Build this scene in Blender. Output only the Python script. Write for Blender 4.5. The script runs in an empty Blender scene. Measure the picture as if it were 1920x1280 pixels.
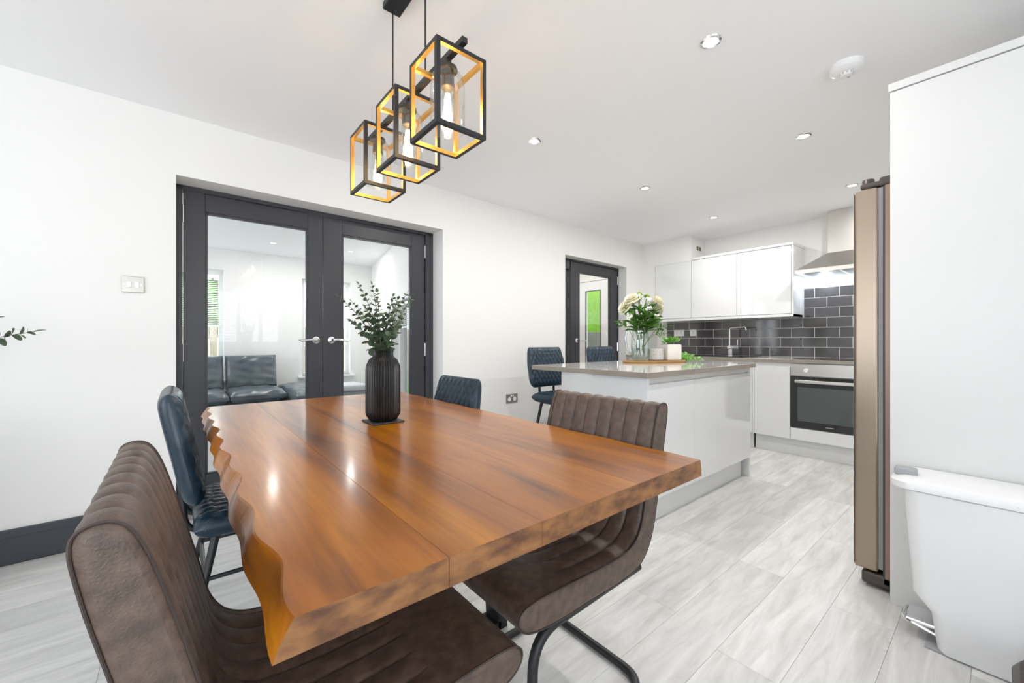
import bpy, bmesh, math, random
from mathutils import Vector, Matrix
random.seed(7)
sc = bpy.context.scene
COL = sc.collection
# ------------------------------------------------------------------ camera, world, light, exposure
CAM_H = 1.075; FPX = 760.0; TH = math.atan(625 / 760.0)
FW = Vector((math.sin(TH), math.cos(TH), 0)); RT = Vector((math.cos(TH), -math.sin(TH), 0))
cd = bpy.data.cameras.new('camera'); cam = bpy.data.objects.new('camera', cd); COL.objects.link(cam)
cam.location = (0, 0, CAM_H); cam.rotation_euler = (math.pi / 2, 0, -TH)
cd.sensor_width = 36; cd.lens = FPX / 1920 * 36; cd.clip_start = 0.02; cd.clip_end = 200
sc.camera = cam
sc.view_settings.view_transform = 'Standard'; sc.view_settings.look = 'None'
sc.view_settings.gamma = 1; sc.view_settings.exposure = 0.42; sc.view_settings.use_curve_mapping = False
sc.cycles.max_bounces = 10; sc.cycles.diffuse_bounces = 6; sc.cycles.transparent_max_bounces = 24
sc.cycles.use_denoising = True; sc.cycles.sample_clamp_indirect = 6
wd = bpy.data.worlds.new('world'); sc.world = wd; wd.use_nodes = True
bgn = wd.node_tree.nodes['Background']; bgn.inputs[0].default_value = (0.86, 0.93, 1.0, 1); bgn.inputs[1].default_value = 2.2

def area(name, loc, rot, sx, sy, power, col=(1, 1, 1)):
    l = bpy.data.lights.new(name, 'AREA'); l.shape = 'RECTANGLE'; l.size = sx; l.size_y = sy; l.energy = power; l.color = col
    o = bpy.data.objects.new(name, l); COL.objects.link(o); o.location = loc; o.rotation_euler = rot
    return o
R90 = math.pi / 2
DAY = (0.94, 0.97, 1.0)
# daylight lamps outside the openings; patio, side and one living room opening are added
TILT = math.radians(62)
area('added_daylight_patio', (-1.15, -2.02, 1.15), (math.radians(100), 0, 0), 1.9, 2.0, 31, DAY)  # fill lamp for made-up patio doors behind the camera
area('daylight_rear_window', (1.0, -2.02, 1.5), (math.radians(100), 0, 0), 1.3, 0.9, 18, DAY)
area('added_daylight_side', (-3.15, 1.0, 1.35), (math.radians(100), 0, -R90), 2.4, 1.5, 20, DAY)  # lamp for an invented side window, added to brighten the room
area('daylight_living_a', (0.0, 7.85, 2.3), (TILT, 0, math.pi), 1.3, 1.3, 40, DAY)
area('daylight_living_b', (1.9, 7.85, 2.3), (TILT, 0, math.pi), 0.9, 1.3, 30, DAY)
area('added_daylight_living', (-3.15, 5.2, 1.3), (R90, 0, -R90), 2.2, 2.0, 34, DAY)  # lamp at an extra unseen opening, added to brighten the living room

# ------------------------------------------------------------------ left wall frame (1.15 degrees off the room axis)
WA = math.atan(.02)
def LW(s, off, z=0.0):
    return Vector((s * math.cos(WA) - off * math.sin(WA), 3.07 + s * math.sin(WA) + off * math.cos(WA), z))
LWM = Matrix.Translation((0, 3.07, 0)) @ Matrix.Rotation(WA, 4, 'Z')

# ------------------------------------------------------------------ materials
MATS = {}
def nodes(m):
    return m.node_tree.nodes, m.node_tree.links
def mat(name, col, rough=.5, metal=0.0, noise=0.0, nscale=20.0, bump=0.0, bscale=60.0, coat=0.0, stretch=None, col2=None, spec=0.5, vary=0.0):
    if name in MATS: return MATS[name]
    m = bpy.data.materials.new(name); m.use_nodes = True; MATS[name] = m
    n, l = nodes(m); b = n['Principled BSDF']
    b.inputs['Base Color'].default_value = (*col, 1); b.inputs['Roughness'].default_value = rough
    b.inputs['Metallic'].default_value = metal; b.inputs['Coat Weight'].default_value = coat
    b.inputs['Coat Roughness'].default_value = .08; b.inputs['Specular IOR Level'].default_value = spec
    tc = n.new('ShaderNodeTexCoord'); vec = tc.outputs['Object']
    if stretch:
        mp = n.new('ShaderNodeMapping'); mp.inputs['Scale'].default_value = stretch; l.new(vec, mp.inputs[0]); vec = mp.outputs[0]
    if noise or col2:
        nz = n.new('ShaderNodeTexNoise'); nz.inputs['Scale'].default_value = nscale; nz.inputs['Detail'].default_value = 6
        l.new(vec, nz.inputs['Vector'])
        mx = n.new('ShaderNodeMix'); mx.data_type = 'RGBA'
        c2 = col2 or tuple(c * (1 - noise) for c in col)
        mx.inputs[6].default_value = (*col, 1); mx.inputs[7].default_value = (*c2, 1)
        rp = n.new('ShaderNodeValToRGB'); rp.color_ramp.elements[0].position = .35; rp.color_ramp.elements[1].position = .68
        l.new(nz.outputs['Fac'], rp.inputs[0]); l.new(rp.outputs[0], mx.inputs[0])
        out = mx.outputs[2]
        if vary:
            oi = n.new('ShaderNodeObjectInfo'); hs = n.new('ShaderNodeHueSaturation')
            mr = n.new('ShaderNodeMapRange'); mr.inputs['To Min'].default_value = 1 - vary; mr.inputs['To Max'].default_value = 1 + vary
            l.new(oi.outputs['Random'], mr.inputs['Value']); l.new(mr.outputs[0], hs.inputs['Value']); l.new(out, hs.inputs['Color']); out = hs.outputs[0]
        l.new(out, b.inputs['Base Color'])
    if bump:
        nb = n.new('ShaderNodeTexNoise'); nb.inputs['Scale'].default_value = bscale; nb.inputs['Detail'].default_value = 5
        l.new(vec, nb.inputs['Vector'])
        bp = n.new('ShaderNodeBump'); bp.inputs['Strength'].default_value = bump; bp.inputs['Distance'].default_value = .004
        l.new(nb.outputs['Fac'], bp.inputs['Height']); l.new(bp.outputs[0], b.inputs['Normal'])
    return m
def emit(name, col, s):
    if name in MATS: return MATS[name]
    m = bpy.data.materials.new(name); m.use_nodes = True; MATS[name] = m
    n, l = nodes(m); b = n['Principled BSDF']
    b.inputs['Base Color'].default_value = (*col, 1); b.inputs['Emission Color'].default_value = (*col, 1); b.inputs['Emission Strength'].default_value = s
    return m
def thin_glass(name, tint=(1, 1, 1), refl=.08):
    if name in MATS: return MATS[name]
    m = bpy.data.materials.new(name); m.use_nodes = True; MATS[name] = m
    n, l = nodes(m); n.remove(n['Principled BSDF']); out = n['Material Output']
    t = n.new('ShaderNodeBsdfTransparent'); t.inputs[0].default_value = (*tint, 1)
    g = n.new('ShaderNodeBsdfGlossy'); g.inputs['Roughness'].default_value = .01
    lw = n.new('ShaderNodeLayerWeight'); lw.inputs[0].default_value = .25
    ml = n.new('ShaderNodeMath'); ml.operation = 'MULTIPLY_ADD'; ml.inputs[1].default_value = .18; ml.inputs[2].default_value = refl
    l.new(lw.outputs['Fresnel'], ml.inputs[0])
    mx = n.new('ShaderNodeMixShader'); l.new(ml.outputs[0], mx.inputs[0]); l.new(t.outputs[0], mx.inputs[1]); l.new(g.outputs[0], mx.inputs[2])
    l.new(mx.outputs[0], out.inputs[0])
    return m
WALL = mat('wall_paint', (.84, .835, .82), .7, bump=.03, bscale=180)
CEIL = mat('ceiling_paint', (.93, .93, .94), .8, bump=.02, bscale=150)
ANTH = mat('anthracite_paint', (.042, .043, .052), .38, noise=.12, nscale=3)
SKIRT = mat('skirting_paint', (.028, .032, .042), .35)
GLOSSW = mat('gloss_white', (.78, .79, .805), .06, coat=.5)
MATTW = mat('satin_white', (.84, .84, .84), .35)
CHROME = mat('chrome', (.82, .82, .84), .12, 1.0)
STEEL = mat('brushed_steel', (.62, .60, .57), .3, 1.0, bump=.05, bscale=8, stretch=(1, 60, 60))
BLACKM = mat('black_metal', (.022, .023, .026), .42, .3)
GOLD = mat('gold_inside', (.80, .46, .12), .32, .85)
DARKFR = mat('dark_bronze', (.055, .05, .045), .45, .5)
LEATHER = mat('brown_leather', (.072, .049, .038), .40, col2=(.135, .091, .069), nscale=42, bump=.3, bscale=260)
LEATHER_D = mat('brown_leather_piping', (.045, .03, .025), .5, bump=.3, bscale=220)
BLUE = mat('blue_leather', (.006, .021, .038), .3, col2=(.010, .032, .053), nscale=9, bump=.2, bscale=260)
SOFA = mat('slate_leather', (.07, .09, .105), .3, col2=(.11, .135, .155), nscale=6, bump=.5, bscale=14)
GLASS = thin_glass('pane_glass', (.985, .99, .99), .012)
JUG = thin_glass('jug_glass', (.94, .965, .965), .13)
QUARTZ = mat('quartz_top', (.80, .785, .75), .06, noise=.06, nscale=120, coat=.3)
QEDGE = mat('quartz_edge', (.33, .29, .245), .25, noise=.15, nscale=8)
TILE = mat('tile_charcoal', (.085, .08, .085), .10, noise=.25, nscale=4, coat=.6, vary=.12)
GROUT = mat('grout_pale', (.62, .60, .57), .8)
BLACKG = mat('black_glass', (.012, .012, .013), .05, coat=.5)
FRIDGE = mat('fridge_bronze', (.36, .29, .225), .32, .85, bump=.04, bscale=6, stretch=(60, 60, 1))
FRIDGE_D = mat('fridge_dark', (.085, .07, .065), .4, .4)
PLASTW = mat('white_plastic', (.86, .86, .87), .28)
GREYP = mat('grey_plastic', (.35, .36, .38), .4)
VASEM = mat('black_ribbed_ceramic', (.013, .011, .010), .3)
LEAF = mat('eucalyptus_leaf', (.05, .095, .055), .5, col2=(.11, .16, .09), nscale=30, vary=.3)
STEMM = mat('stem_brown_green', (.06, .065, .03), .6)
LEAFB = mat('bouquet_leaf', (.06, .16, .025), .45, col2=(.12, .27, .04), nscale=25, vary=.3)
PETAL = mat('cream_petal', (.88, .84, .62), .6, col2=(.9, .88, .74), nscale=30)
LIME = mat('lime_flower', (.45, .62, .08), .6)
OAK = mat('oak_board', (.42, .23, .075), .45, col2=(.28, .14, .04), nscale=14, stretch=(1, 8, 8))
SLATE = mat('slate_mat', (.03, .03, .032), .6, bump=.6, bscale=40)
HEDGE = mat('lime_hedge', (.42, .85, .05), .9, col2=(.32, .70, .03), nscale=14)
FENCER = mat('red_fence', (.42, .13, .10), .8, noise=.3, nscale=9, vary=.15)
FENCEB = mat('pale_fence', (.62, .52, .42), .8, noise=.2, nscale=9, vary=.1)
GRASS = mat('lawn', (.13, .30, .05), .95, noise=.3, nscale=30)
PAVE = mat('paving_grey', (.45, .44, .42), .9, noise=.15, nscale=5)
TURQ = mat('turquoise_plastic', (.02, .42, .60), .35)

def plank_mat():
    m = bpy.data.materials.new('floor_plank'); m.use_nodes = True; MATS['floor_plank'] = m
    n, l = nodes(m); b = n['Principled BSDF']; b.inputs['Roughness'].default_value = .34
    tc = n.new('ShaderNodeTexCoord'); oi = n.new('ShaderNodeObjectInfo')
    add = n.new('ShaderNodeVectorMath'); add.operation = 'ADD'
    ms = n.new('ShaderNodeVectorMath'); ms.operation = 'SCALE'; ms.inputs[3].default_value = 37.0
    cx = n.new('ShaderNodeCombineXYZ')
    for k in range(3): l.new(oi.outputs['Random'], cx.inputs[k])
    l.new(cx.outputs[0], ms.inputs[0]); l.new(tc.outputs['Object'], add.inputs[0]); l.new(ms.outputs[0], add.inputs[1])
    mp = n.new('ShaderNodeMapping'); mp.inputs['Scale'].default_value = (1.3, 9, 9); l.new(add.outputs[0], mp.inputs[0])
    nz = n.new('ShaderNodeTexNoise'); nz.inputs['Scale'].default_value = 2.2; nz.inputs['Detail'].default_value = 9; nz.inputs['Roughness'].default_value = .65; nz.inputs['Distortion'].default_value = .6
    l.new(mp.outputs[0], nz.inputs[0])
    rp = n.new('ShaderNodeValToRGB'); e = rp.color_ramp.elements
    e[0].position = .30; e[0].color = (.50, .495, .48, 1); e[1].position = .66; e[1].color = (.73, .725, .71, 1)
    l.new(nz.outputs[0], rp.inputs[0])
    hs = n.new('ShaderNodeHueSaturation'); mr = n.new('ShaderNodeMapRange'); mr.inputs['To Min'].default_value = .92; mr.inputs['To Max'].default_value = 1.08
    l.new(oi.outputs['Random'], mr.inputs['Value']); l.new(mr.outputs[0], hs.inputs['Value']); l.new(rp.outputs[0], hs.inputs['Color']); l.new(hs.outputs[0], b.inputs['Base Color'])
    bp = n.new('ShaderNodeBump'); bp.inputs['Strength'].default_value = .12; bp.inputs['Distance'].default_value = .003
    l.new(nz.outputs[0], bp.inputs['Height']); l.new(bp.outputs[0], b.inputs['Normal'])
    return m
PLANK = plank_mat()
def wood_mat():
    m = bpy.data.materials.new('acacia_top'); m.use_nodes = True; MATS['acacia_top'] = m
    n, l = nodes(m); b = n['Principled BSDF']; b.inputs['Roughness'].default_value = .32; b.inputs['Coat Weight'].default_value = .28; b.inputs['Coat Roughness'].default_value = .14; b.inputs['Specular IOR Level'].default_value = .35
    tc = n.new('ShaderNodeTexCoord'); oi = n.new('ShaderNodeObjectInfo')
    ms = n.new('ShaderNodeVectorMath'); ms.operation = 'SCALE'; ms.inputs[3].default_value = 11.0
    cx = n.new('ShaderNodeCombineXYZ'); l.new(oi.outputs['Random'], cx.inputs[0]); l.new(oi.outputs['Random'], cx.inputs[1])
    l.new(cx.outputs[0], ms.inputs[0])
    add = n.new('ShaderNodeVectorMath'); add.operation = 'ADD'; l.new(tc.outputs['Object'], add.inputs[0]); l.new(ms.outputs[0], add.inputs[1])
    mp = n.new('ShaderNodeMapping'); mp.inputs['Scale'].default_value = (7, .8, 5); l.new(add.outputs[0], mp.inputs[0])
    nz = n.new('ShaderNodeTexNoise'); nz.inputs['Scale'].default_value = 1.5; nz.inputs['Detail'].default_value = 6; nz.inputs['Distortion'].default_value = .5
    l.new(mp.outputs[0], nz.inputs[0])
    rp = n.new('ShaderNodeValToRGB'); e = rp.color_ramp.elements
    e[0].position = .28; e[0].color = (.11, .038, .013, 1); e[1].position = .75; e[1].color = (.45, .205, .065, 1)
    x = e.new(.48); x.color = (.30, .112, .030, 1)
    l.new(nz.outputs[0], rp.inputs[0])
    mp2 = n.new('ShaderNodeMapping'); mp2.inputs['Scale'].default_value = (42, 1.6, 20); l.new(add.outputs[0], mp2.inputs[0])
    n2 = n.new('ShaderNodeTexNoise'); n2.inputs['Scale'].default_value = 2.5; n2.inputs['Detail'].default_value = 4; l.new(mp2.outputs[0], n2.inputs[0])
    mx = n.new('ShaderNodeMix'); mx.data_type = 'RGBA'; mx.blend_type = 'MULTIPLY'; mx.inputs[0].default_value = .5
    l.new(rp.outputs[0], mx.inputs[6]); l.new(n2.outputs[0], mx.inputs[7])
    hs = n.new('ShaderNodeHueSaturation'); mr = n.new('ShaderNodeMapRange'); hs.inputs['Saturation'].default_value = 1.15; mr.inputs['To Min'].default_value = .9; mr.inputs['To Max'].default_value = 1.55
    l.new(oi.outputs['Random'], mr.inputs['Value']); l.new(mr.outputs[0], hs.inputs['Value']); l.new(mx.outputs[2], hs.inputs['Color']); l.new(hs.outputs[0], b.inputs['Base Color'])
    bp = n.new('ShaderNodeBump'); bp.inputs['Strength'].default_value = .02; bp.inputs['Distance'].default_value = .001
    l.new(n2.outputs[0], bp.inputs['Height']); l.new(bp.outputs[0], b.inputs['Normal'])
    return m
WOOD = wood_mat()
WOODE = mat('acacia_end_grain', (.30, .135, .048), .5, col2=(.10, .04, .018), nscale=22, bump=.3, bscale=60, stretch=(1, 1, 2.2))

# ------------------------------------------------------------------ mesh helpers
class MB:
    def __init__(self): self.v = []; self.f = []; self.mi = []; self.sm = []
    def add(self, vs, fs, mi=0, smooth=False):
        o = len(self.v); self.v += [tuple(p) for p in vs]
        for f in fs: self.f.append(tuple(i + o for i in f)); self.mi.append(mi); self.sm.append(smooth)
        return self
    def box(self, x0, x1, y0, y1, z0, z1, mi=0, M=None):
        vs = [Vector((x, y, z)) for z in (z0, z1) for y in (y0, y1) for x in (x0, x1)]
        if M: vs = [M @ v for v in vs]
        return self.add(vs, [(0, 2, 3, 1), (4, 5, 7, 6), (0, 1, 5, 4), (2, 6, 7, 3), (0, 4, 6, 2), (1, 3, 7, 5)], mi)
    def bbox(self, x0, x1, y0, y1, z0, z1, b=.004, mi=0, M=None, seg=2):      # bevelled box
        bm = bmesh.new(); bmesh.ops.create_cube(bm, size=1)
        for v in bm.verts: v.co = Vector(((x0 + x1) / 2 + v.co.x * (x1 - x0), (y0 + y1) / 2 + v.co.y * (y1 - y0), (z0 + z1) / 2 + v.co.z * (z1 - z0)))
        bmesh.ops.bevel(bm, geom=bm.edges[:], offset=b, segments=seg, profile=.5, affect='EDGES')
        bm.verts.ensure_lookup_table(); bm.verts.index_update()
        vs = [(M @ v.co) if M else v.co.copy() for v in bm.verts]
        fs = [tuple(v.index for v in f.verts) for f in bm.faces]; bm.free()
        return self.add(vs, fs, mi, False)
    def tube(self, pts, r, n=10, mi=0, closed=False, caps=True):
        pts = [Vector(p) for p in pts]; N = len(pts); rad = r if hasattr(r, '__len__') else [r] * N
        vs = []; prev = None
        for i, p in enumerate(pts):
            if closed: t = pts[(i + 1) % N] - pts[i - 1]
            else: t = pts[min(i + 1, N - 1)] - pts[max(i - 1, 0)]
            t.normalize()
            if prev is None:
                a = Vector((0, 0, 1)) if abs(t.z) < .9 else Vector((1, 0, 0)); u = t.cross(a).normalized()
            else:
                u = (prev - t * prev.dot(t))
                u = u.normalized() if u.length > 1e-6 else t.orthogonal().normalized()
            prev = u; w = t.cross(u)
            vs += [p + (u * math.cos(2 * math.pi * k / n) + w * math.sin(2 * math.pi * k / n)) * rad[i] for k in range(n)]
        fs = []
        for i in range(N if closed else N - 1):
            for k in range(n): fs.append((i * n + k, i * n + (k + 1) % n, ((i + 1) % N) * n + (k + 1) % n, ((i + 1) % N) * n + k))
        if caps and not closed: fs += [tuple(range(n))[::-1], tuple((N - 1) * n + k for k in range(n))]
        return self.add(vs, fs, mi, True)
    def lathe(self, prof, n=32, mi=0, c=(0, 0, 0), rib=0, ribd=0.0):
        vs = []; c = Vector(c)
        for r, z in prof:
            for k in range(n):
                a = 2 * math.pi * k / n; rr = r
                if rib: rr = r - ribd * (0.5 - 0.5 * math.cos(a * rib)) * min(1, r / .03)
                vs.append(c + Vector((rr * math.cos(a), rr * math.sin(a), z)))
        fs = [(i * n + k, i * n + (k + 1) % n, (i + 1) * n + (k + 1) % n, (i + 1) * n + k) for i in range(len(prof) - 1) for k in range(n)]
        return self.add(vs, fs, mi, True)
    def disc(self, c, r, n=24, mi=0, M=None):
        vs = [Vector((r * math.cos(2 * math.pi * k / n), r * math.sin(2 * math.pi * k / n), 0)) for k in range(n)]
        vs = [(M @ v if M else v) + Vector(c) for v in vs]
        return self.add(vs, [tuple(range(n))], mi)
    def mesh(self, name='m'):
        me = bpy.data.meshes.new(name); me.from_pydata(self.v, [], self.f)
        me.polygons.foreach_set('material_index', self.mi); me.polygons.foreach_set('use_smooth', self.sm); me.update()
        bm = bmesh.new(); bm.from_mesh(me); bmesh.ops.recalc_face_normals(bm, faces=bm.faces[:]); bm.to_mesh(me); bm.free()
        if any(self.sm):
            bm = bmesh.new(); bm.from_mesh(me)
            for e in bm.edges:
                if len(e.link_faces) == 2 and e.calc_face_angle(0) > math.radians(38): e.smooth = False
            bm.to_mesh(me); bm.free()
        return me
def link(name, me, mats=None, parent=None, loc=None, rot=None, M=None, scale=None):
    o = bpy.data.objects.new(name, me); COL.objects.link(o)
    if mats is not None and me is not None and not me.materials:
        for m in (mats if isinstance(mats, (list, tuple)) else [mats]): me.materials.append(m)
    if parent: o.parent = parent
    if M is not None: o.matrix_local = M
    if loc is not None: o.location = loc
    if rot is not None: o.rotation_euler = rot
    if scale is not None: o.scale = scale
    return o
def part(name, mb, mats, parent=None, **k): return link(name, mb.mesh(name), mats, parent, **k)
def tag(o, label=None, cat=None, group=None, kind=None):
    if label: o['label'] = label
    if cat: o['category'] = cat
    if group: o['group'] = group
    if kind: o['kind'] = kind
    return o
def thing(name, label, cat, loc=(0, 0, 0), rotz=0, group=None):
    o = link(name, None, loc=loc, rot=(0, 0, rotz)); o.empty_display_size = .05
    return tag(o, label, cat, group)
def dup(root, loc, rotz, label=None, group=None):
    r = root.copy(); COL.objects.link(r); r.location = loc; r.rotation_euler = (0, 0, rotz)
    if label: r['label'] = label
    if group: r['group'] = group
    for ch in list(root.children):
        c = ch.copy(); COL.objects.link(c); c.parent = r
        for g in list(ch.children):
            d = g.copy(); COL.objects.link(d); d.parent = c
    return r
def struct(name, mb, mats, **k):
    return tag(part(name, mb, mats, **k), kind='structure')
def fillet(pts, R, n=6):
    out = [Vector(pts[0])]
    for i in range(1, len(pts) - 1):
        a, b, c = Vector(pts[i - 1]), Vector(pts[i]), Vector(pts[i + 1])
        d1 = (a - b); d2 = (c - b); r = min(R, d1.length * .49, d2.length * .49)
        p1 = b + d1.normalized() * r; p2 = b + d2.normalized() * r
        for k in range(n + 1):
            t = k / n; out.append(p1 * (1 - t) ** 2 + b * 2 * t * (1 - t) + p2 * t * t)
    out.append(Vector(pts[-1])); return out
def wallcells(mb, s0, s1, o0, o1, z0, z1, holes):
    xs = sorted({s0, s1} | {h[0] for h in holes} | {h[1] for h in holes}); zs = sorted({z0, z1} | {h[2] for h in holes} | {h[3] for h in holes})
    for i in range(len(xs) - 1):
        for j in range(len(zs) - 1):
            cx = (xs[i] + xs[i + 1]) / 2; cz = (zs[j] + zs[j + 1]) / 2
            if any(h[0] < cx < h[1] and h[2] < cz < h[3] for h in holes): continue
            mb.box(xs[i], xs[i + 1], o0, o1, zs[j], zs[j + 1])
    return mb

H = 2.4
# ------------------------------------------------------------------ setting: floor and planks
fl = struct('floor', MB().box(-3.0, 6.4, -1.9, 7.4, -.12, -.006), mat('subfloor', (.42, .41, .40), .8))
PL, PW = 1.28, .19
pm = MB().bbox(0, PL - .0006, 0, PW - .0006, -.006, 0, .0007, seg=1).mesh('plank'); pm.materials.append(PLANK)
n = 0
for r in range(int((3.02 + 1.85) / PW) + 1):
    y = -1.83 + r * PW
    x = -2.85 - ((r * .47) % 1) * PL
    while x < 5.3:
        if x + PL > -2.9 and n < 300:
            link('plank', pm, None, fl, loc=(x, y, 0)); n += 1
        x += PL
cl = MB().box(-3.0, 6.4, -1.9, 7.5, H, H + .12); struct('ceiling', cl, CEIL)
# ------------------------------------------------------------------ left wall with the two door openings
D1 = (-.012, 1.776, 0, 2.048); D2 = (3.355, 4.548, 0, 2.052)
wl_ = MB(); wallcells(wl_, -2.9, 5.35, 0, .30, 0, H, [D1, D2])
struct('wall_left', wl_, WALL, M=LWM)
b = MB().bbox(-2.9, -.03, -.018, 0, 0, .168, .004); b.box(-2.9, -.03, -.020, -.018, .125, .131)
b.bbox(1.80, 3.33, -.018, 0, 0, .168, .004)
struct('baseboard_left', b, SKIRT, M=LWM)
# kitchen back wall, right wall, return, rear wall, far side wall
kw = struct('wall_back', MB().box(5.32, 5.5, -1.9, 3.35, 0, H), WALL)
struct('wall_right', MB().box(2.30, 5.32, -.62, -.45, 0, H), WALL)
struct('wall_return', MB().box(2.30, 2.45, -1.9, -.62, 0, H), WALL)
rw = MB(); wallcells(rw, -2.9, 2.3, 0, .2, 0, H, [(-2.1, -.2, .05, 2.1), (.35, 1.65, 1.02, 1.98)])
struct('wall_rear', rw, WALL, M=Matrix.Translation((0, -1.9, 0)))
sw = MB(); wallcells(sw, -1.9, 7.4, -.2, 0, 0, H, [(-.2, 2.2, .6, 2.1), (4.1, 6.3, .3, 2.3)])  # both openings invented to let daylight in
struct('wall_side', sw, WALL, M=Matrix.Translation((-2.9, 0, 0)) @ Matrix.Rotation(R90, 4, 'Z') @ Matrix.Scale(-1, 4, (0, 1, 0)))
# rear window with blind (seen mirrored in the door glass); patio doors and side window are added for daylight
def window(name, M, w, h, panes, frame=.05, m=MATTW, depth=.07):
    root = tag(link(name, None, M=M), kind='structure')
    f = MB(); f.box(0, w, 0, depth, 0, frame); f.box(0, w, 0, depth, h - frame, h); f.box(0, frame, 0, depth, frame, h - frame); f.box(w - frame, w, 0, depth, frame, h - frame)
    for k in range(1, panes): f.box(w * k / panes - frame / 2, w * k / panes + frame / 2, 0, depth, frame, h - frame)
    part('window_frame', f, m, root)
    for k in range(panes):
        part('pane', MB().box(w * k / panes + frame * .4, w * (k + 1) / panes - frame * .4, depth * .45, depth * .45 + .006, frame * .8, h - frame * .8), GLASS, root)
    return root
def blind(name, M, w, h, label, pitch=.026, tilt=.35):
    mb = MB()
    k = 0; z = h - .03
    mb.box(0, w, -.02, .02, h - .03, h)
    while z > .02:
        mb.box(0.01, w - .01, -.011, .011, -.0008, .0008, M=Matrix.Translation((0, 0, z)) @ Matrix.Rotation(tilt, 4, 'X')); z -= pitch
    mb.box(0, w, -.012, .012, 0, .018)
    return tag(part(name, mb, MATTW, M=M), label, 'blind')
MR = Matrix.Rotation(math.pi, 4, 'Z')
window('window_1', Matrix.Translation((.35, -1.83, 1.02)), 1.3, .96, 4)
blind('venetian_blind', Matrix.Translation((.37, -1.74, 1.05)), 1.26, .92, 'white venetian blind over the kitchen window behind the camera')
window('window_2', Matrix.Translation((-2.1, -1.83, .05)), 1.9, 2.05, 2)  # unseen patio doors, added to admit fill light
window('window_3', Matrix.Translation((-2.97, -.2, .6)) @ Matrix.Rotation(R90, 4, 'Z'), 2.4, 1.5, 3)  # unseen side window, added for daylight

# ------------------------------------------------------------------ doors
def lever(M, parent, flip=1):
    mb = MB(); mb.lathe([(0, 0), (.026, 0), (.026, .008), (.022, .011), (.010, .012), (.010, .045)], 20)
    mb.v = [tuple(Matrix.Rotation(R90, 4, 'X') @ Vector(p)) for p in mb.v]     # axis towards -y
    pts = [(0, -.045, 0), (flip * .03, -.05, .004), (flip * .07, -.05, .0), (flip * .105, -.052, -.004), (flip * .128, -.05, .003)]
    mb.tube(pts, [.010, .0095, .008, .008, .005], 10)
    return part('handle', mb, CHROME, parent, M=M)
def leaf(parent, s0, s1, z0, z1, off, g, hand, th=.04, handle_s=None, hinge=None):
    gs0, gs1, gz0, gz1 = g
    mb = MB()
    mb.bbox(s0, gs0, off, off + th, z0, z1, .002, seg=1); mb.bbox(gs1, s1, off, off + th, z0, z1, .002, seg=1)
    mb.bbox(gs0, gs1, off, off + th, gz1, z1, .002, seg=1); mb.bbox(gs0, gs1, off, off + th, z0, gz0, .002, seg=1)
    for a, b_, c, d in ((gs0, gs0 + .012, gz0, gz1), (gs1 - .012, gs1, gz0, gz1), (gs0, gs1, gz1 - .012, gz1), (gs0, gs1, gz0, gz0 + .012)):
        mb.box(a, b_, off + .006, off + th - .006, c, d)
    lf = part('door_leaf', mb, ANTH, parent)
    part('pane', MB().box(gs0 + .004, gs1 - .004, off + th * .45, off + th * .45 + .006, gz0 + .004, gz1 - .004), GLASS, lf)
    if handle_s: lever(Matrix.Translation((handle_s, off, 1.086)), lf, hand)
    if hinge:
        for hz in (z1 - .20, .95, .22):
            part('hinge', MB().tube([(hinge, off - .004, hz), (hinge, off - .004, hz + .11)], .0065, 8), CHROME, lf)
    return lf
d1 = tag(link('door_1', None, M=LWM), kind='structure')
o = .17
fm = MB(); fm.box(-.01, .022, o, o + .10, 0, 2.046); fm.box(1.700, 1.776, o, o + .10, 0, 2.046); fm.box(-.01, 1.776, o, o + .10, 2.022, 2.046)
part('door_frame', fm, ANTH, d1)
leaf(d1, .026, .842, .008, 2.018, o + .012, (.137, .742, .22, 1.905), -1, handle_s=.795, hinge=.024)
leaf(d1, .848, 1.697, .008, 2.018, o + .012, (.985, 1.572, .22, 1.905), 1, handle_s=.905, hinge=1.699)
part('threshold', MB().box(.02, 1.70, o, o + .1, 0, .012), ANTH, d1)
d2 = tag(link('door_2', None, M=LWM), kind='structure')
o = .12
fm = MB(); fm.box(3.357, 3.40, o, o + .1, 0, 2.05); fm.box(3.585, 3.632, o, o + .1, 0, 2.05); fm.box(4.53, 4.546, o, o + .1, 0, 2.05); fm.box(3.357, 4.546, o, o + .1, 2.03, 2.05)
fm.box(3.40, 3.585, o + .01, o + .09, 1.93, 2.03); fm.box(3.40, 3.585, o + .01, o + .09, 0, .12)
part('door_frame', fm, ANTH, d2)
part('side_pane', MB().box(3.40, 3.585, o + .04, o + .046, .12, 1.93), GLASS, d2)
leaf(d2, 3.634, 4.528, .008, 2.028, o + .008, (3.752, 4.385, .22, 1.915), 1, handle_s=3.695, hinge=4.529)

# ------------------------------------------------------------------ living room beyond the double doors
lw2 = MB(); wallcells(lw2, -2.9, 2.8, 0, .25, 0, H, [(-.62, .50, .52, 2.10), (1.52, 2.27, .52, 2.08)])
struct('wall_living_back', lw2, WALL, M=Matrix.Translation((0, 7.12, 0)))
ang = math.atan2(7.12 - 3.38, 2.64 - 1.88)
lr = MB(); wallcells(lr, 0, 3.85, -.2, 0, 0, H, [(.55, 2.05, .30, 1.60)])
struct('wall_living_right', lr, WALL, M=Matrix.Translation((1.88, 3.38, 0)) @ Matrix.Rotation(ang, 4, 'Z'))
window('window_4', Matrix.Translation((-.62, 7.22, .52)), 1.12, 1.58, 2)
window('window_5', Matrix.Translation((1.52, 7.22, .52)), .75, 1.56, 1)
window('window_6', Matrix.Translation((1.88, 3.38, 0)) @ Matrix.Rotation(ang, 4, 'Z') @ Matrix.Translation((.55, -.16, .30)), 1.5, 1.3, 2)
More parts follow.
